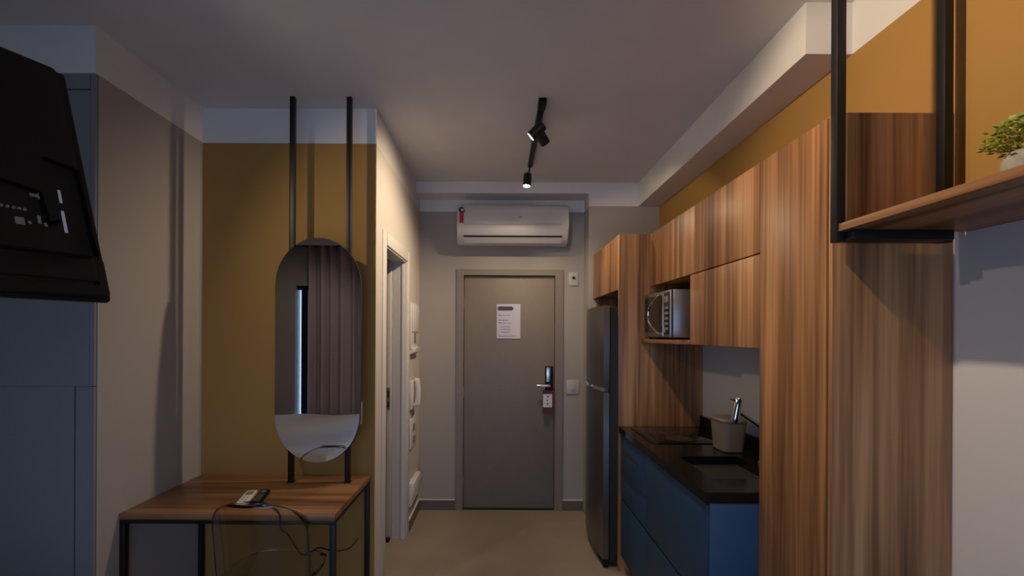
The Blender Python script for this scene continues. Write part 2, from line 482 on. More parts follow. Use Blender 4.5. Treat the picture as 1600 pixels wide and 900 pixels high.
# ------------------------------------------------------------------ air conditioner
ax0, ax1 = (713 - 778) * 3.79 / F, (888 - 778) * 3.79 / F
ac = thing('air_conditioner', 'white split air conditioner above the entrance door', 'air conditioner', ((ax0 + ax1) / 2, YB, 2.33))
prof = [(YB, 2.36), (YB, 2.672), (3.86, 2.678), (3.815, 2.67), (3.793, 2.648), (3.783, 2.60), (3.782, 2.485), (3.775, 2.472), (3.775, 2.455), (3.785, 2.425), (3.815, 2.375), (3.86, 2.345), (3.92, 2.338)]
MB().prism(prof, 'X', ax0, ax1, bev=0.012).build('body', 'ac_white', ac, ang=50)
MB().prism([(3.772, 2.500), (3.780, 2.506), (3.790, 2.506), (3.790, 2.494), (3.776, 2.494)], 'X', ax0 + 0.06, ax1 - 0.06).build('panel_ridge', 'ac_white', ac)
MB().prism([(3.790, 2.405), (3.797, 2.393), (3.812, 2.393), (3.812, 2.405)], 'X', ax0 + 0.055, ax1 - 0.055).build('outlet_slot', 'dark_gap', ac)
MB().prism([(3.803, 2.386), (3.838, 2.350), (3.850, 2.352), (3.815, 2.392)], 'X', ax0 + 0.06, ax1 - 0.06).build('louver', 'ac_white', ac)
B(0.165, 0.195, 3.7785, 3.785, 2.556, 2.562).build('lamp_glint', 'port_grey', ac)  # grey strip standing in for the lamp's reflection on the front
tg = thing('energy_sticker', 'dark round topped red sticker at left end of air conditioner', 'sticker', (ax0 + 0.05, 3.78, 2.52))
cx = ax0 + 0.040
MB().tube([(cx, 3.772, 2.615), (cx, 3.788, 2.615)], 0.025, 20).build('round_head', 'dark_print', tg)
MB().tube([(cx + 0.006, 3.7705, 2.613), (cx + 0.006, 3.772, 2.613)], 0.012, 16).build('round_face', 'skirting_cap', tg)
MB().prism([(cx - 0.016, 2.59), (cx + 0.016, 2.59), (cx + 0.018, 2.51), (cx + 0.005, 2.505), (cx, 2.52), (cx - 0.005, 2.505), (cx - 0.018, 2.51)], 'Y', 3.773, 3.784).build('ribbon', 'red', tg)

# ------------------------------------------------------------------ bathroom doorway
bd = thing('bathroom_doorway', 'white casing and jamb of the open bathroom doorway', 'doorway', (-0.76, 3.14, 0))
c = MB()
c.box(XC, XC + 0.006, OY0 - 0.085, OY0 + 0.006, 0, OZ + 0.07, bev=0.002)
c.box(XC, XC + 0.012, OY1 - 0.01, OY1 + 0.07, 0, OZ + 0.07, bev=0.003)
c.box(XC, XC + 0.010, OY0 + 0.006, OY1 - 0.01, OZ - 0.01, OZ + 0.07, bev=0.002)
c.build('casing', 'door_white', bd)
j = MB()
j.box(-0.805, XC, OY0, OY0 + 0.006, 0, OZ); j.box(-0.805, XC, OY1 - 0.03, OY1, 0, OZ); j.box(-0.805, XC, OY0 + 0.006, OY1 - 0.03, OZ - 0.02, OZ)
j.build('jamb', 'door_white', bd)
c = MB()
c.box(XC - 0.0305, XC - 0.018, OY1 - 0.04, OY1 - 0.03, 0, OZ - 0.02)
c.build('door_stop', 'door_white', bd)
sd = thing('sliding_bathroom_door', 'white bathroom door leaf edge inside the doorway', 'door', (-0.86, 3.7, 0))
B(-0.846, -0.809, 3.41, 3.985, 0.01, 2.2, bev=0.002).build('leaf', 'door_white', sd)
lp = B(-0.842, -0.818, 3.406, 3.412, 0.99, 1.16).build('lock_plate', 'port_grey', sd)
B(-0.836, -0.824, 3.403, 3.4065, 1.085, 1.135).build('keyhole', 'dark_gap', sd)
B(-0.836, -0.824, 3.403, 3.4065, 1.01, 1.05).build('keyhole', 'dark_gap', sd)
tag(B(-0.86, -0.81, 3.36, 3.40, 0, 0.025, bev=0.004).build('floor_guide', 'plastic_black'), 'small black floor guide at the bathroom doorway', 'door guide')

# things on the corridor wall
def wy(x):                                   # depth on the corridor wall for an image column
    return -XC * F / (778 - x)
bx_ = thing('breaker_panel', 'white breaker panel high on the corridor wall', 'electrical panel', (XC, 3.75, 1.45))
B(XC, XC + 0.018, 3.56, 3.87, 1.45, 1.82, bev=0.006).build('panel', 'plastic_white', bx_)
B(XC + 0.018, XC + 0.026, 3.585, 3.85, 1.585, 1.80, bev=0.004).build('cover', 'plastic_white', bx_)
B(XC + 0.018, XC + 0.022, 3.655, 3.73, 1.49, 1.575).build('display_window', 'port_grey', bx_)
MB().prism([(XC, 1.455), (XC + 0.05, 1.455), (XC + 0.045, 1.425), (XC, 1.40)], 'Y', 3.57, 3.83, bev=0.004).build('lower_lip', 'plastic_white', bx_)
ic = thing('intercom', 'white intercom handset on the corridor wall', 'intercom', (XC, 3.68, 0.9))
B(XC, XC + 0.022, 3.57, 3.72, 0.96, 1.19, bev=0.006).build('base', 'plastic_white', ic)
MB().tube([(XC + 0.026, 3.645, 1.195), (XC + 0.05, 3.645, 1.19), (XC + 0.058, 3.645, 1.13), (XC + 0.058, 3.645, 1.05), (XC + 0.05, 3.645, 1.0), (XC + 0.026, 3.645, 0.985)], [0.016, 0.024, 0.020, 0.020, 0.024, 0.016], 14).build('handset', 'plastic_white', ic)
MB().tube([(XC + 0.012, 3.66, 0.985), (XC + 0.02, 3.66, 0.92), (XC + 0.012, 3.665, 0.895), (XC + 0.01, 3.69, 0.93), (XC + 0.01, 3.70, 0.97)], 0.005, 8).build('cord', 'port_grey', ic)
so = thing('double_socket', 'white tall socket plate under the intercom', 'socket', (XC, 3.7, 0.65))
B(XC, XC + 0.012, 3.58, 3.80, 0.64, 0.88, bev=0.004).build('plate', 'plastic_white', so)
for z in (0.70, 0.80):
    B(XC + 0.012, XC + 0.017, 3.66, 3.74, z - 0.03, z + 0.03, bev=0.002).build('socket_insert', 'port_grey', so)
tb = thing('telecom_box', 'low white telecom cover box near the corridor floor', 'cover box', (XC, 3.72, 0.19))
MB().prism([(XC, 0.19), (XC + 0.02, 0.19), (XC + 0.045, 0.35), (XC + 0.04, 0.375), (XC, 0.38)], 'Y', 3.56, 3.89, bev=0.004).build('cover', 'plastic_white', tb)
B(XC, XC + 0.022, 3.60, 3.85, 0.178, 0.192).build('slot', 'dark_gap', tb)

# ------------------------------------------------------------------ desk, mirror, poles
dx0, dx1, dy0, dy1, dzt = XL + 0.002, -0.728, 2.012, YA - 0.003, 0.755
dk = thing('desk', 'walnut topped desk with thin black metal frame in the alcove', 'desk', ((dx0 + dx1) / 2, (dy0 + dy1) / 2, 0))
B(dx0, dx1, dy0, dy1, dzt - 0.028, dzt, bev=0.002).build('desk_top', 'wood_desk_shaded', dk)
t = 0.024
for x in (dx0 + 0.001, dx1 - t - 0.001):
    for y in (dy0 + 0.002, dy1 - t - 0.002):
        B(x, x + t, y, y + t, 0, dzt - 0.028 - 0.018, bev=0.001).build('leg', 'black_metal', dk)
for y in (dy0 + 0.002, dy1 - t - 0.002):
    B(dx0 + 0.001, dx1 - 0.001, y, y + t, dzt - 0.046, dzt - 0.028, bev=0.001).build('rail', 'black_metal', dk)
for x in (dx0 + 0.001, dx1 - t - 0.001):
    B(x, x + t, dy0 + t + 0.002, dy1 - t - 0.002, dzt - 0.046, dzt - 0.028, bev=0.001).build('rail', 'black_metal', dk)

mr = thing('mirror', 'tall oval mirror hung on two black poles over the desk', 'mirror', (-0.965, 2.42, 0.85))
mx, mw, mz0, mz1 = -0.968, 0.230, 0.873, 2.083
def stadium(cx, hw, z0, z1, n=24, ey=1.0):
    pts = []
    rr = hw * ey
    for k in range(n + 1):
        a = math.pi * k / n
        pts.append((cx + hw * math.cos(a), z1 - rr + rr * math.sin(a)))
    for k in range(n + 1):
        a = math.pi + math.pi * k / n
        pts.append((cx + hw * math.cos(a), z0 + rr + rr * math.sin(a)))
    return pts
MB().prism(stadium(mx, mw, mz0, mz1, ey=1.12), 'Y', 2.408, 2.428).build('backing', 'mirror_rim', mr)
MB().prism(stadium(mx, mw - 0.003, mz0 + 0.003, mz1 - 0.003, ey=1.12), 'Y', 2.402, 2.408).build('glass', 'mirror', mr, smooth=False)
for x in (-1.128, -0.818):
    B(x - 0.012, x + 0.012, 2.428, 2.440, 1.35, 1.60).build('bracket', 'black_metal', mr)
for x, lab in ((-1.128, 'black ceiling pole behind the left side of the mirror'), (-0.818, 'black ceiling pole behind the right side of the mirror')):
    tg = thing('mirror_pole', lab, 'pole', (x, 2.454, dzt), 'mirror poles')
    B(x - 0.013, x + 0.013, 2.440, 2.466, dzt, ZC, bev=0.001).build('tube', 'black_metal', tg)
    B(x - 0.018, x + 0.018, 2.436, 2.470, dzt, dzt + 0.004).build('foot', 'black_metal', tg)
op = thing('wall_socket', 'white socket plate on the ochre wall beside the mirror', 'socket', (-0.815, YA, 1.05))
B(-0.862, -0.778, YA - 0.010, YA, 1.050, 1.178, bev=0.003).build('plate', 'plastic_white', op)
B(-0.845, -0.795, YA - 0.013, YA - 0.010, 1.08, 1.15, bev=0.001).build('socket_insert', 'plastic_white', op)

# remotes on the desk
def remote(name, label, mat, p0, p1, wd, th, kind):
    v = Vector((p1[0] - p0[0], p1[1] - p0[1], 0)); L = v.length
    o = thing(name, label, 'remote control', (p0[0], p0[1], dzt), 'remote controls on the desk')
    o['_o'] = (0, 0, 0)
    o.rotation_euler = (0, 0, math.atan2(v.y, v.x) - math.pi / 2)
    B(-wd / 2, wd / 2, 0, L, 0, th, bev=0.004).build('body', mat, o)
    if kind == 'white':
        B(-wd * 0.34, wd * 0.34, L * 0.66, L * 0.9, th, th + 0.001).build('screen', 'lcd', o)
        for i in range(2):
            for k in range(3):
                B(-wd * 0.3 + i * wd * 0.34, -wd * 0.3 + i * wd * 0.34 + 0.012, L * (0.18 + 0.14 * k), L * (0.18 + 0.14 * k) + 0.010, th, th + 0.0015).build('button', 'grey_print', o)
    else:
        for i in range(3):
            for k in range(5):
                B(-wd * 0.34 + i * wd * 0.25, -wd * 0.34 + i * wd * 0.25 + 0.008, L * (0.1 + 0.12 * k), L * (0.1 + 0.12 * k) + 0.008, th, th + 0.0015).build('button', 'port_grey', o)
        MB().lathe((0, L * 0.82, th), [(0.012, 0), (0.012, 0.002), (0.008, 0.002)], 16).build('navigation_ring', 'port_grey', o)
    return o
remote('remote_control', 'white remote control with small screen on the desk', 'plastic_white', (-1.193, 2.077), (-1.240, 2.270), 0.050, 0.018, 'white')
remote('remote_control', 'black remote control lying beside the white one', 'plastic_black', (-1.140, 2.095), (-1.180, 2.285), 0.044, 0.018, 'black')

# clear acrylic chair tucked in at the desk
gc = thing('acrylic_chair', 'clear acrylic chair with rounded back tucked under the desk', 'chair', (-1.06, 2.08, 0))
def back_shell(off):
    def fn(u, v):
        z = 0.44 + 0.40 * v
        wv = 0.215 if v < 0.55 else 0.215 * math.sqrt(max(0.0, 1 - ((v - 0.55) / 0.47) ** 2.6))
        a = (u - 0.5) * 2
        x = -1.06 + a * wv
        y = 1.895 + 0.10 * (a * wv / 0.215) ** 2 + 0.05 * (1 - v) + off
        return (x, y, z)
    return fn
mb = MB().grid(back_shell(0), 28, 22)
bk = mb.build('backrest', 'acrylic', gc)
md = bk.modifiers.new('thickness', 'SOLIDIFY'); md.thickness = 0.008; md.offset = 0
st = MB().prism([(-1.06 + 0.215 * math.copysign(abs(math.cos(a)) ** 0.6, math.cos(a)), 2.135 + 0.19 * math.copysign(abs(math.sin(a)) ** 0.6, math.sin(a))) for a in [k * 2 * math.pi / 40 for k in range(40)]], 'Z', 0.435, 0.45, bev=0.004)
st.build('seat', 'acrylic', gc)
for sx in (-1, 1):
    for yy in (1.985, 2.285):
        MB().tube([(-1.06 + sx * 0.175, yy, 0.436), (-1.06 + sx * 0.195, yy + (0.02 if yy > 2.1 else -0.02), 0)], [0.018, 0.012], 12).build('leg', 'acrylic', gc)
rim = [back_shell(0)(0, k / 22) for k in range(23)] + [back_shell(0)(1, 1 - k / 22) for k in range(23)]
MB().tube(rim, 0.005, 8).build('rim', 'acrylic', gc)

# black cord hanging over the desk edge
cd = [(-1.235, 2.10, dzt + 0.004), (-1.17, 2.105, dzt + 0.02), (-1.10, 2.10, dzt + 0.02), (-1.045, 2.085, dzt + 0.006), (-0.99, 2.03, dzt + 0.004), (-0.972, 2.006, dzt - 0.005), (-0.965, 2.003, dzt - 0.06), (-0.94, 2.02, 0.66), (-0.905, 2.06, 0.56), (-0.88, 2.09, 0.54), (-0.84, 2.12, 0.555)]
def smooth_path(pts, n=6):
    P_ = [Vector(p) for p in pts]; out = []
    for i in range(len(P_) - 1):
        a, b, c_, d_ = P_[max(i - 1, 0)], P_[i], P_[i + 1], P_[min(i + 2, len(P_) - 1)]
        for k in range(n):
            q = k / n
            out.append(0.5 * ((2 * b) + (c_ - a) * q + (2 * a - 5 * b + 4 * c_ - d_) * q * q + (3 * b - a - 3 * c_ + d_) * q ** 3))
    out.append(P_[-1]); return out
ext = [(-0.84, 2.12, 0.555), (-0.80, 2.2, 0.50), (-0.79, 2.4, 0.42), (-0.79, 2.55, 0.40)]
tag(MB().tube(smooth_path(cd + ext[1:]), 0.0032, 8).build('power_cord', 'plastic_black'), 'thin black cord trailing over the desk front edge', 'cord')

# ------------------------------------------------------------------ wardrobe
wd = thing('wardrobe', 'grey built-in wardrobe with flush doors behind the television', 'wardrobe', (-2.5, YS + 0.3, 0))
B(-3.395, -1.825, YS + 0.02, 2.545, 0, Z_LINE - 0.003).build('carcass', 'wardrobe', wd)
B(-3.395, -1.702, YS + 0.0085, YS + 0.0115, 0, Z_LINE - 0.003).build('gap_backing', 'dark_gap', wd).location = (0, 0, 0)
B(-3.395, -1.723, YS - 0.004, YS + 0.008, 2.594, Z_LINE - 0.002).build('fascia', 'wardrobe', wd)
B(-1.719, -1.700, YS - 0.004, YS + 0.008, 1.342, Z_LINE - 0.002).build('filler', 'wardrobe', wd)
B(-1.775, -1.700, YS - 0.004, YS + 0.008, 0, 1.339).build('lower_filler', 'wardrobe', wd)
B(-2.25, -1.7205, YS - 0.004, YS + 0.008, 1.3405, 2.588).build('upper_door', 'wardrobe', wd)
B(-2.25, -1.782, YS - 0.004, YS + 0.008, 0.06, 1.3395).build('lower_door', 'wardrobe', wd)
B(-2.82, -2.255, YS - 0.004, YS + 0.008, 0.06, 2.588).build('door', 'wardrobe', wd)
B(-3.39, -2.825, YS - 0.004, YS + 0.008, 0.06, 2.588).build('door', 'wardrobe', wd)

# ------------------------------------------------------------------ television
tv = thing('television', 'black flat television seen from behind on a tilted ceiling mount', 'television', (0, 0, 0))
Bc, Tc = Vector((-0.792, 0.919, 1.634)), Vector((-0.9686, 1.0, 2.144))
e_ = Vector((0.416, 0.910, 0)).normalized()
u_ = (Tc - Bc); u_ = (u_ - e_ * u_.dot(e_)).normalized()
n_ = u_.cross(e_).normalized()
ctr = Bc - e_ * 0.485 + u_ * 0.273
tv.matrix_world = Matrix(((e_.x, n_.x, u_.x, ctr.x), (e_.y, n_.y, u_.y, ctr.y), (e_.z, n_.z, u_.z, ctr.z), (0, 0, 0, 1)))
tv['_o'] = (0, 0, 0)
HW, HH = 0.485, 0.273
B(-HW, HW, 0, 0.018, -HH, HH, bev=0.005).build('bezel', 'plastic_black', tv)
B(-HW + 0.008, HW - 0.008, 0.018, 0.020, -HH + 0.012, HH - 0.008).build('screen', 'screen', tv)
bp = B(-HW + 0.022, HW - 0.022, -0.022, 0.0, -HH + 0.030, HH - 0.012, bev=0.010).build('back_cover', 'plastic_black', tv)
B(-HW + 0.006, HW - 0.006, -0.016, -0.001, -HH + 0.003, -HH + 0.085, bev=0.006).build('bottom_cover', 'plastic_black', tv)
B(-0.40, 0.456, -0.036, -0.021, -0.195, 0.100, bev=0.005).build('electronics_housing', 'plastic_black', tv)
# grooves, the socket bay and the small labels
def groove(pts, w_=0.004):
    mb_ = MB()
    for (xa, za), (xb, zb) in zip(pts, pts[1:]):
        mb_.tube([(xa, -0.0362, za), (xb, -0.0362, zb)], w_, 6)
    mb_.build('groove', 'groove', tv)
groove([(0.404, 0.006), (0.452, -0.003), (0.454, -0.161), (0.458, -0.192)])
groove([(0.20, -0.060), (0.337, -0.065), (0.387, -0.075), (0.391, -0.141), (0.409, -0.130)])
groove([(0.30, 0.088), (0.345, 0.086)])
for xk in (0.315, 0.323, 0.331, 0.339, 0.347, 0.354, 0.361):
    MB().tube([(xk, -0.035, -0.118), (xk, -0.039, -0.118)], 0.0026, 10).build('audio_socket', 'port_grey', tv)
for a in ((0.346, 0.358, -0.150, -0.136), (0.363, 0.367, -0.146, -0.141), (0.377, 0.381, -0.142, -0.126), (0.385, 0.389, -0.146, -0.139), (0.372, 0.383, -0.087, -0.081), (0.383, 0.386, -0.090, -0.077)):
    B(a[0], a[1], -0.0385, -0.035, a[2], a[3]).build('video_socket', 'port_grey', tv)
for a in ((0.4145, 0.4185, -0.088, -0.060), (0.4135, 0.4180, -0.152, -0.106)):
    B(a[0], a[1], -0.0375, -0.035, a[2], a[3]).build('spec_label', 'plastic_white', tv)
MB().tube([(0.459, -0.015, -0.244), (0.459, -0.0175, -0.244)], 0.004, 10).build('screw', 'groove', tv)
mt = thing('ceiling_mount', 'black ceiling pole that carries the television', 'mount', (0, 0, 0))
mt['_o'] = (0, 0, 0)
pc = ctr - n_ * 0.11
MB().tube([(pc.x, pc.y, ctr.z - 0.05), (pc.x, pc.y, ZC)], 0.02, 16).build('pole', 'black_metal', mt)
q0 = ctr - n_ * 0.036
MB().tube([q0, (pc.x, pc.y, q0.z)], 0.018, 12).build('arm', 'black_metal', mt)
MB().tube([(pc.x, pc.y, ZC - 0.012), (pc.x, pc.y, ZC)], 0.06, 24).build('ceiling_plate', 'black_metal', mt)

# ------------------------------------------------------------------ kitchen: base, counter
KY0, KY1, KXF = 1.733, 2.98, 0.822
CZ0, CZ1 = 0.920, 0.962
kb = thing('base_cabinet', 'petrol blue kitchen base cabinet under the black counter', 'cabinet', (1.09, 2.35, 0))
B(KXF + 0.02, XW - 0.002, KY0 + 0.02, KY1 - 0.002, 0.10, CZ0 - 0.002).build('carcass', 'dark_gap', kb)
B(KXF + 0.003, XW - 0.002, KY0 + 0.001, KY0 + 0.019, 0.0, CZ0 - 0.002, bev=0.001).build('end_panel', 'blue', kb)
B(KXF + 0.06, KXF + 0.075, KY0 + 0.02, KY1 - 0.004, 0.0, 0.10).build('plinth', 'dark_gap', kb)
ym = 2.476
for (y0, y1, z0, z1, nm) in ((ym + 0.002, KY1 - 0.004, 0.655, 0.905, 'drawer'), (ym + 0.002, KY1 - 0.004, 0.495, 0.652, 'drawer'), (ym + 0.002, KY1 - 0.004, 0.11, 0.480, 'door'), (KY0 + 0.021, ym - 0.002, 0.495, 0.905, 'door'), (KY0 + 0.021, ym - 0.002, 0.11, 0.480, 'door')):
    fr = B(KXF, KXF + 0.018, y0, y1, z0, z1, bev=0.001).build(nm, 'blue', kb)
    if nm == 'drawer':
        zt = 0.815 if z1 > 0.8 else 0.648
        B(KXF - 0.0015, KXF + 0.001, 2.60, 2.93, zt - 0.012, zt).build('finger_slot', 'dark_gap', fr)
ct = thing('countertop', 'black granite countertop with backsplash and sink cutout', 'countertop', (1.09, 2.35, CZ0))
# slab with the sink cutout
SX0, SX1, SY0, SY1 = 0.91, 1.20, 1.90, 2.25
s_ = MB()
X0, X1 = 0.806, XW - 0.001
s_.box(X0, X1, KY0, SY0, CZ0, CZ1); s_.box(X0, X1, SY1, KY1 - 0.001, CZ0, CZ1)
s_.box(X0, SX0, SY0, SY1, CZ0, CZ1); s_.box(SX1, X1, SY0, SY1, CZ0, CZ1)
bmesh.ops.remove_doubles(s_.bm, verts=s_.bm.verts, dist=1e-5)
s_.build('slab', 'granite', ct, smooth=False)
B(XW - 0.020, XW - 0.001, KY0, KY1 - 0.001, CZ1, CZ1 + 0.075).build('backsplash', 'granite', ct)
sk = thing('sink', 'stainless steel undermount sink in the black counter', 'sink', ((SX0 + SX1) / 2, (SY0 + SY1) / 2, 0.77))
mb = MB()
tk = 0.003
mb.box(SX0 - 0.01, SX0, SY0 - 0.01, SY1 + 0.01, 0.77, CZ0); mb.box(SX1, SX1 + 0.01, SY0 - 0.01, SY1 + 0.01, 0.77, CZ0)
mb.box(SX0, SX1, SY0 - 0.01, SY0, 0.77, CZ0); mb.box(SX0, SX1, SY1, SY1 + 0.01, 0.77, CZ0)
mb.box(SX0 - 0.01, SX1 + 0.01, SY0 - 0.01, SY1 + 0.01, 0.76, 0.77)
mb.build('bowl', 'steel_sink', sk)
MB().lathe(((SX0 + SX1) / 2, (SY0 + SY1) / 2, 0.77), [(0.04, 0), (0.04, 0.003), (0.03, 0.004), (0.028, 0.001), (0.001, 0.001)], 24).build('drain', 'chrome', sk)
ck = thing('cooktop', 'black glass two zone cooktop at the far counter end', 'cooktop', (1.06, 2.72, CZ1))
B(0.87, 1.30, 2.50, 2.93, CZ1, CZ1 + 0.006, bev=0.002).build('glass', 'cooktop', ck)
for y in (2.61, 2.80):
    MB().lathe((1.06, y, CZ1 + 0.006), [(0.075, 0), (0.075, 0.0006), (0.072, 0.0006)], 32).build('heating_zone', 'print_ring', ck)
B(0.89, 0.905, 2.56, 2.86, CZ1 + 0.006, CZ1 + 0.007).build('touch_strip', 'print_ring', ck)
# faucet: post beside the tall unit, spout swung over the sink with a cylinder head
fc = thing('faucet', 'chrome kitchen faucet with cylindrical head over the sink', 'faucet', (1.262, 2.12, CZ1))
MB().lathe((1.262, 2.12, CZ1), [(0.026, 0), (0.026, 0.01), (0.018, 0.018), (0.016, 0.05)], 20).build('base', 'chrome', fc)
sp = smooth_path([(1.262, 2.12, CZ1 + 0.04), (1.262, 2.12, 1.07), (1.258, 2.12, 1.115), (1.235, 2.12, 1.145), (1.19, 2.12, 1.175), (1.145, 2.12, 1.205)])
MB().tube(sp, 0.0095, 14).build('spout', 'chrome', fc)
MB().tube([(1.141, 2.115, 1.272), (1.139, 2.115, 1.264), (1.121, 2.115, 1.175), (1.117, 2.115, 1.158)], [0.016, 0.019, 0.019, 0.013], 18).build('spray_head', 'chrome', fc)
MB().tube([(1.138, 2.115, 1.258), (1.098, 2.115, 1.268)], 0.005, 10).build('lever', 'chrome', fc)

# counter bin
bn = thing('counter_bin', 'taupe plastic bin with lid on the black counter', 'bin', (1.20, 2.32, CZ1))
def rr(hx, hy, z, cx_=1.228, cy_=2.385, n=32, e=0.55):
    return [(cx_ + hx * math.copysign(abs(math.cos(k * 2 * math.pi / n)) ** e, math.cos(k * 2 * math.pi / n)), cy_ + hy * math.copysign(abs(math.sin(k * 2 * math.pi / n)) ** e, math.sin(k * 2 * math.pi / n)), z) for k in range(n)]
def loft(mb, rings):
    L = [[mb.bm.verts.new(p) for p in r] for r in rings]
    n = len(L[0])
    for i in range(len(L) - 1):
        for k in range(n):
            mb.bm.faces.new((L[i][k], L[i][(k + 1) % n], L[i + 1][(k + 1) % n], L[i + 1][k]))
    mb.bm.faces.new(L[0]); mb.bm.faces.new(L[-1])
    return mb
loft(MB(), [rr(0.055, 0.068, CZ1), rr(0.060, 0.073, CZ1 + 0.006), rr(0.071, 0.085, CZ1 + 0.155)]).build('body', 'bin', bn)
loft(MB(), [rr(0.073, 0.087, CZ1 + 0.155), rr(0.075, 0.089, CZ1 + 0.158), rr(0.075, 0.089, CZ1 + 0.166), rr(0.070, 0.084, CZ1 + 0.171)]).build('lid', 'bin', bn)

# ------------------------------------------------------------------ kitchen: tall panels, uppers, fridge niche
UX = 1.012; UZ0, UZM, UZ1 = 1.525, 1.888, 2.24
tp = thing('fridge_side_panel', 'tall walnut panel between the fridge and the counter', 'panel', (1.08, KY1, 0))
B(0.804, XW - 0.001, KY1, KY1 + 0.018, 0, UZ1, bev=0.001).build('board', 'wood', tp)
fcab = thing('fridge_top_cabinet', 'walnut cabinet above the fridge', 'cabinet', (1.08, 3.4, 1.88))
B(0.826, XW - 0.001, KY1 + 0.019, 3.798, 1.878, UZ1).build('carcass', 'wood', fcab)
B(0.806, 0.824, KY1 + 0.0195, 3.797, 1.872, UZ1, bev=0.001).build('door', 'wood', fcab)
B(0.83, XW - 0.002, 3.782, 3.798, 0, 1.875).build('far_side_panel', 'wood', fcab)
up = thing('upper_cabinet', 'walnut wall cabinets over the counter with microwave niche', 'cabinet', (1.2, 2.35, UZ0))
B(UX + 0.02, XW - 0.001, KY0 + 0.002, KY1 - 0.002, UZM + 0.012, UZ1 - 0.001).build('carcass', 'wood', up)
B(UX + 0.02, XW - 0.001, KY0 + 0.002, 2.35, UZ0, UZM + 0.012).build('lower_carcass', 'wood', up)
ys = 2.312
B(UX, UX + 0.018, KY0 + 0.003, ys - 0.001, UZM + 0.003, UZ1, bev=0.001).build('lift_door', 'wood', up)
B(UX, UX + 0.018, ys + 0.001, KY1 - 0.003, UZM + 0.003, UZ1, bev=0.001).build('lift_door', 'wood', up)
B(UX, UX + 0.018, KY0 + 0.003, 2.362, UZ0 - 0.004, UZM - 0.003, bev=0.001).build('door', 'wood', up)
B(UX + 0.02, XW - 0.002, 2.352, 2.366, UZ0, UZM).build('niche_side', 'wood', up)
B(XW - 0.012, XW - 0.001, 2.366, KY1 - 0.002, UZ0, UZM).build('niche_back', 'wood', up)
B(0.952, XW - 0.001, 2.3655, KY1 - 0.001, UZ0 - 0.004, UZ0 + 0.018, bev=0.001).build('niche_shelf', 'wood_shelf', up)
tl = thing('tall_cabinet', 'tall narrow walnut cabinet at the near end of the kitchen', 'cabinet', (1.19, 1.54, 0))
B(UX + 0.02, XW - 0.001, 1.36, KY0 - 0.001, 0.0, UZ1 - 0.001).build('carcass', 'dark_gap', tl)
B(UX, UX + 0.018, 1.383, KY0 - 0.0015, 0.02, UZ1, bev=0.001).build('door', 'wood', tl)
B(1.002, XW - 0.0005, 1.343, 1.3585, 0, UZ1, bev=0.001).build('side_panel', 'wood', tl)
B(UX + 0.03, XW - 0.001, 1.3585, KY0 - 0.001, UZ1 - 0.001, UZ1).build('top_board', 'wood', tl)

# microwave
mw = thing('microwave', 'silver microwave with curved handle in the walnut niche', 'microwave', (1.15, 2.73, UZ0 + 0.018))
z0 = UZ0 + 0.018
B(0.985, 1.33, 2.515, 2.955, z0 + 0.012, z0 + 0.285, bev=0.004).build('case', 'microwave', mw)
B(0.966, 0.985, 2.517, 2.953, z0 + 0.014, z0 + 0.283, bev=0.003).build('front', 'microwave', mw)
B(0.9635, 0.9665, 2.64, 2.935, z0 + 0.045, z0 + 0.262).build('door_glass', 'mw_glass', mw)
B(0.9635, 0.9665, 2.525, 2.600, z0 + 0.03, z0 + 0.270).build('control_panel', 'mw_glass', mw)
B(0.9615, 0.9640, 2.535, 2.590, z0 + 0.215, z0 + 0.25).build('display', 'lcd', mw)
for k in range(5):
    for i in range(3):
        B(0.9618, 0.9640, 2.536 + 0.019 * i, 2.549 + 0.019 * i, z0 + 0.055 + 0.03 * k, z0 + 0.070 + 0.03 * k).build('button', 'port_grey', mw)
MB().tube(smooth_path([(0.967, 2.635, z0 + 0.262), (0.945, 2.655, z0 + 0.255), (0.926, 2.735, z0 + 0.20), (0.922, 2.755, z0 + 0.148), (0.926, 2.735, z0 + 0.095), (0.945, 2.655, z0 + 0.04), (0.967, 2.635, z0 + 0.032)]), 0.006, 10).build('handle', 'chrome', mw)
B(0.963, 0.967, 2.622, 2.634, z0 + 0.02, z0 + 0.275).build('door_edge_strip', 'chrome', mw)
for x in (1.0, 1.30):
    for y in (2.54, 2.93):
        MB().lathe((x, y, z0), [(0.012, 0), (0.014, 0.013)], 10).build('foot', 'plastic_black', mw)

# fridge
fr = thing('fridge', 'stainless two door fridge with curved doors in the walnut niche', 'fridge', (1.0, 3.31, 0))
FY0, FY1 = 3.006, 3.606
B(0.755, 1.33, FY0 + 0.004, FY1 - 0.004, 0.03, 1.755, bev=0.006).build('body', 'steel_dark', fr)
def fdoor(z0, z1):
    pts = [(0.750, FY0), (0.714, FY0)]
    n = 16
    pts = [(0.750, FY0)]
    pts += [(0.712 - 0.028 * math.sin(math.pi * (k / n)), FY0 + (FY1 - FY0) * k / n) for k in range(n + 1)]
    pts += [(0.750, FY1)]
    return MB().prism(pts, 'Z', z0, z1, bev=0.004)
dd = fdoor(1.205, 1.765).build('freezer_door', 'steel', fr, ang=25)
dl = fdoor(0.06, 1.185).build('fridge_door', 'steel', fr, ang=25)
pts = [(0.745, FY0 - 0.001)] + [(0.706 - 0.030 * math.sin(math.pi * (k / 16)), FY0 - 0.001 + (FY1 - FY0 + 0.002) * k / 16) for k in range(17)] + [(0.745, FY1 + 0.001)]
MB().prism(pts, 'Z', 1.188, 1.212).build('handle_trim', 'chrome', dd)
B(0.73, 0.752, FY0 + 0.004, FY1 - 0.004, 1.183, 1.207).build('door_gap', 'dark_gap', fr)
B(0.72, 0.752, FY0 + 0.01, FY1 - 0.01, 0.0, 0.06).build('kick_plate', 'plastic_black', fr)

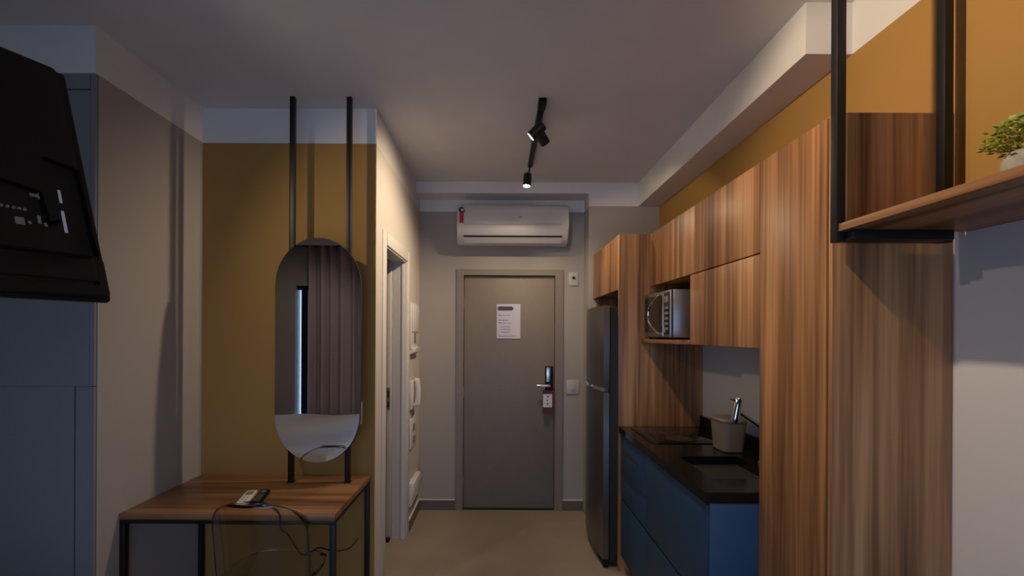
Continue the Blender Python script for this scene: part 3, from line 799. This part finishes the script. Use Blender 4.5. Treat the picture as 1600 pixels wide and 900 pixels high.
# ------------------------------------------------------------------ hanging shelf with plant
sh = thing('hanging_shelf', 'walnut shelf hung from the ceiling on black metal tubes', 'shelf', (1.18, 0.6, 1.845))
B(0.99, XW - 0.001, -0.45, 1.304, 1.874, 1.896, bev=0.001).build('board', 'wood_shelf', sh)
for y in (1.305, -0.48):
    B(0.985, 1.011, y, y + 0.026, 1.845, ZC, bev=0.001).build('tube', 'black_metal', sh)
    B(1.298, 1.324, y, y + 0.026, 1.845, ZC, bev=0.001).build('tube', 'black_metal', sh)
    B(1.011, 1.298, y - (0.03 if y > 0 else 0), y + (0.026 if y > 0 else 0.056), 1.846, 1.8735, bev=0.001).build('crossbar', 'black_metal', sh)

pt = thing('potted_succulent', 'small green succulent in a grey concrete pot on the shelf', 'plant', (1.215, 1.01, 1.896))
pc_ = (1.204, 1.005, 1.896)
MB().lathe(pc_, [(0.036, 0), (0.046, 0.014), (0.054, 0.045), (0.053, 0.075), (0.046, 0.092), (0.041, 0.092), (0.041, 0.082)], 28).build('pot', 'concrete', pt, ang=60)
MB().lathe(pc_, [(0.040, 0.074), (0.040, 0.083), (0.001, 0.085)], 20).build('soil', 'soil', pt)
mb = MB()
for k in range(420):
    th = random.uniform(0, 2 * math.pi); ph = math.acos(random.uniform(-0.45, 1))
    r_ = 0.070 * random.uniform(0.55, 1.08)
    c_ = Vector((pc_[0] + r_ * 1.12 * math.sin(ph) * math.cos(th), pc_[1] + r_ * 1.12 * math.sin(ph) * math.sin(th), pc_[2] + 0.125 + r_ * 0.72 * math.cos(ph)))
    dr = Vector((math.sin(ph) * math.cos(th), math.sin(ph) * math.sin(th), math.cos(ph) + 0.4)).normalized()
    dr = (dr + Vector((random.uniform(-.6, .6), random.uniform(-.6, .6), random.uniform(-.3, .5)))).normalized()
    sd_ = dr.cross(Vector((0, 0, 1)) if abs(dr.z) < 0.9 else Vector((1, 0, 0))).normalized()
    nn = sd_.cross(dr)
    L_, W_ = random.uniform(0.008, 0.012), random.uniform(0.007, 0.0105)
    v = [mb.bm.verts.new(c_ + q) for q in (-dr * L_ * 0.4, sd_ * W_ + dr * L_ * 0.2, dr * L_, -sd_ * W_ + dr * L_ * 0.2, nn * 0.004 + dr * L_ * 0.2, -nn * 0.003 + dr * L_ * 0.2)]
    for a, b in ((0, 1), (1, 2), (2, 3), (3, 0)):
        mb.bm.faces.new((v[a], v[b], v[4])); mb.bm.faces.new((v[b], v[a], v[5]))
fo = mb.build('foliage', 'leaf', pt)
fo['kind'] = 'stuff'
mb = MB()
for k in range(14):
    a = k * 2.4
    mb.tube([(pc_[0] + 0.012 * math.cos(a), pc_[1] + 0.012 * math.sin(a), pc_[2] + 0.084), (pc_[0] + 0.04 * math.cos(a), pc_[1] + 0.04 * math.sin(a), pc_[2] + 0.135)], 0.002, 5)
mb.build('stems', 'leaf', pt)

# ------------------------------------------------------------------ ceiling track and spotlights
def spot(name, label, lens, aim, base, energy, col, cone, r=0.030, ln=0.095, blend=0.35):
    """lens: centre of the lit opening; aim: point lit; base: where the stem meets the track"""
    L = Vector(lens); D = (Vector(aim) - L).normalized()
    o = thing(name, label, 'spotlight', tuple(base), 'track spotlights')
    back = L - D * ln
    MB().tube([L, back + D * 0.006, back], [r, r, r * 0.8], 22).build('head', 'black_metal', o)
    MB().tube([L + D * 0.0005, L + D * 0.0015], r * 0.82, 20).build('lens', 'lens', o)
    MB().tube([Vector(base), back + D * ln * 0.4], 0.006, 10).build('stem', 'black_metal', o)
    ld = bpy.data.lights.new(name + '_light', 'SPOT')
    ld.energy = energy; ld.color = col; ld.spot_size = R(cone); ld.spot_blend = blend; ld.shadow_soft_size = 0.02
    lo = bpy.data.objects.new('bulb', ld); COL.objects.link(lo)
    lo.parent = o
    lo.location = (L + D * 0.012) - Vector(base)
    lo.rotation_euler = D.to_track_quat('-Z', 'Y').to_euler()
    return o
tk_ = thing('ceiling_track', 'black ceiling track over the corridor', 'track', (0.238, 2.95, ZC), 'ceiling tracks')
B(0.220, 0.256, 2.44, 3.40, ZC - 0.022, ZC, bev=0.002).build('rail', 'black_metal', tk_)
B(0.216, 0.260, 2.44, 2.53, ZC - 0.028, ZC, bev=0.002).build('feed_end', 'black_metal', tk_)
B(0.222, 0.254, 3.385, 3.405, ZC - 0.024, ZC, bev=0.002).build('end_cap', 'black_metal', tk_)
spot('spotlight', 'black cylinder spotlight on the track tilted left with lit lens showing', (0.183, 2.575, 2.705), (-0.703, 2.86, 1.95), (0.238, 2.60, ZC - 0.022), E_LEFT, WARM, 100, blend=0.85)
spot('spotlight', 'black cylinder spotlight on the track tilted right away from view', (0.280, 2.69, 2.715), (1.30, 3.6, 1.6), (0.238, 2.66, ZC - 0.022), E_RIGHT, WARM, 95)
spot('spotlight', 'black cylinder spotlight hanging at the far end of the track', (0.206, 3.30, 2.662), (0.03, 3.08, 0.9), (0.238, 3.36, ZC - 0.022), E_DOOR, WARM, 170, blend=0.7)
tn = thing('ceiling_track', 'black ceiling track above the viewer near the window', 'track', (0.145, 0.7, ZC), 'ceiling tracks')
B(0.127, 0.163, 0.2, 1.25, ZC - 0.022, ZC, bev=0.002).build('rail', 'black_metal', tn)
spot('spotlight', 'black spotlight above the viewer aimed at the shelf wall', (0.175, 1.16, 2.70), (1.36, 1.08, 1.75), (0.145, 1.16, ZC - 0.022), E_NEAR, WARM, 130)
tb_ = thing('ceiling_track', 'black ceiling track over the foot of the bed', 'track', (-1.6, 0.8, ZC), 'ceiling tracks')
B(-1.618, -1.582, 0.3, 1.44, ZC - 0.022, ZC, bev=0.002).build('rail', 'black_metal', tb_)
spot('spotlight', 'black spotlight over the bed aimed at the alcove', (-1.57, 1.37, 2.69), (0.2, 2.4, 1.2), (-1.6, 1.33, ZC - 0.022), E_BED, NEUTRAL, 112, blend=0.75)

spot('spotlight', 'added unseen fill spotlight over the bed aimed at the window curtain', (-1.64, 0.46, 2.70), (-2.6, -0.5, 1.1), (-1.6, 0.5, ZC - 0.022), E_CURTAIN_FILL, NEUTRAL, 95, blend=0.8)  # extra unseen lamp, added to brighten curtain and bed in the mirror

# ------------------------------------------------------------------ behind the viewer (seen in the mirror): curtain, bed
cu = thing('curtain', 'mauve grey curtain beside the window seen in the mirror', 'curtain', (-1.8, -0.78, 0.02))
def cfn(u, v):
    x = -2.37 + 0.78 * u
    y = -0.785 + 0.035 * math.sin(u * 2 * math.pi * 6 + 0.8 * math.sin(u * 17)) + 0.010 * math.sin(u * 61)
    return (x + 0.01 * math.sin(v * 3), y, 0.02 + 2.635 * v)
cb = MB().grid(cfn, 160, 8).build('drape', 'curtain', cu)
md = cb.modifiers.new('thickness', 'SOLIDIFY'); md.thickness = 0.004
B(-3.35, 1.3, -0.80, -0.775, Z_LINE - 0.012, Z_LINE).build('curtain_rail', 'black_metal', cu)
bed = thing('bed', 'double bed with white linen seen in the mirror', 'bed', (-2.3, 0.2, 0))
B(-3.35, -1.36, -0.68, 1.18, 0.05, 0.30, bev=0.02).build('base', 'bed_base', bed)
for x in (-3.3, -1.45):
    for y in (-0.62, 1.06):
        B(x, x + 0.06, y, y + 0.06, 0, 0.05).build('leg', 'black_metal', bed)
B(-3.34, -1.38, -0.67, 1.17, 0.30, 0.54, bev=0.05).build('mattress', 'linen', bed)
def duv(u, v):
    x = -2.75 + 1.42 * u; y = -0.70 + 1.90 * v
    z = 0.565 + 0.008 * math.sin(x * 9 + y * 4) * math.sin(y * 7)
    ex = max(0, u - 0.93) / 0.07; ey = max(0, abs(v - 0.5) - 0.465) / 0.035
    z -= 0.17 * max(ex, ey) ** 2
    return (x, y, z)
db = MB().grid(duv, 40, 50).build('duvet', 'linen', bed)
md = db.modifiers.new('thickness', 'SOLIDIFY'); md.thickness = 0.02; md.offset = 1
for y in (-0.2, 0.7):
    pw = thing('pillow', 'white pillow on the bed %s' % ('nearer the window' if y < 0 else 'nearer the wardrobe'), 'pillow', (-3.05, y, 0.54), 'bed pillows')
    mb = MB()
    loft(mb, [rr(0.16, 0.28, 0.545, -3.05, y, 32, 0.5), rr(0.21, 0.33, 0.60, -3.05, y, 32, 0.5), rr(0.21, 0.33, 0.62, -3.05, y, 32, 0.5), rr(0.14, 0.25, 0.67, -3.05, y, 32, 0.5)]).build('cushion', 'linen', pw, ang=80)

for o in bpy.data.objects:
    if '_o' in o: del o['_o']
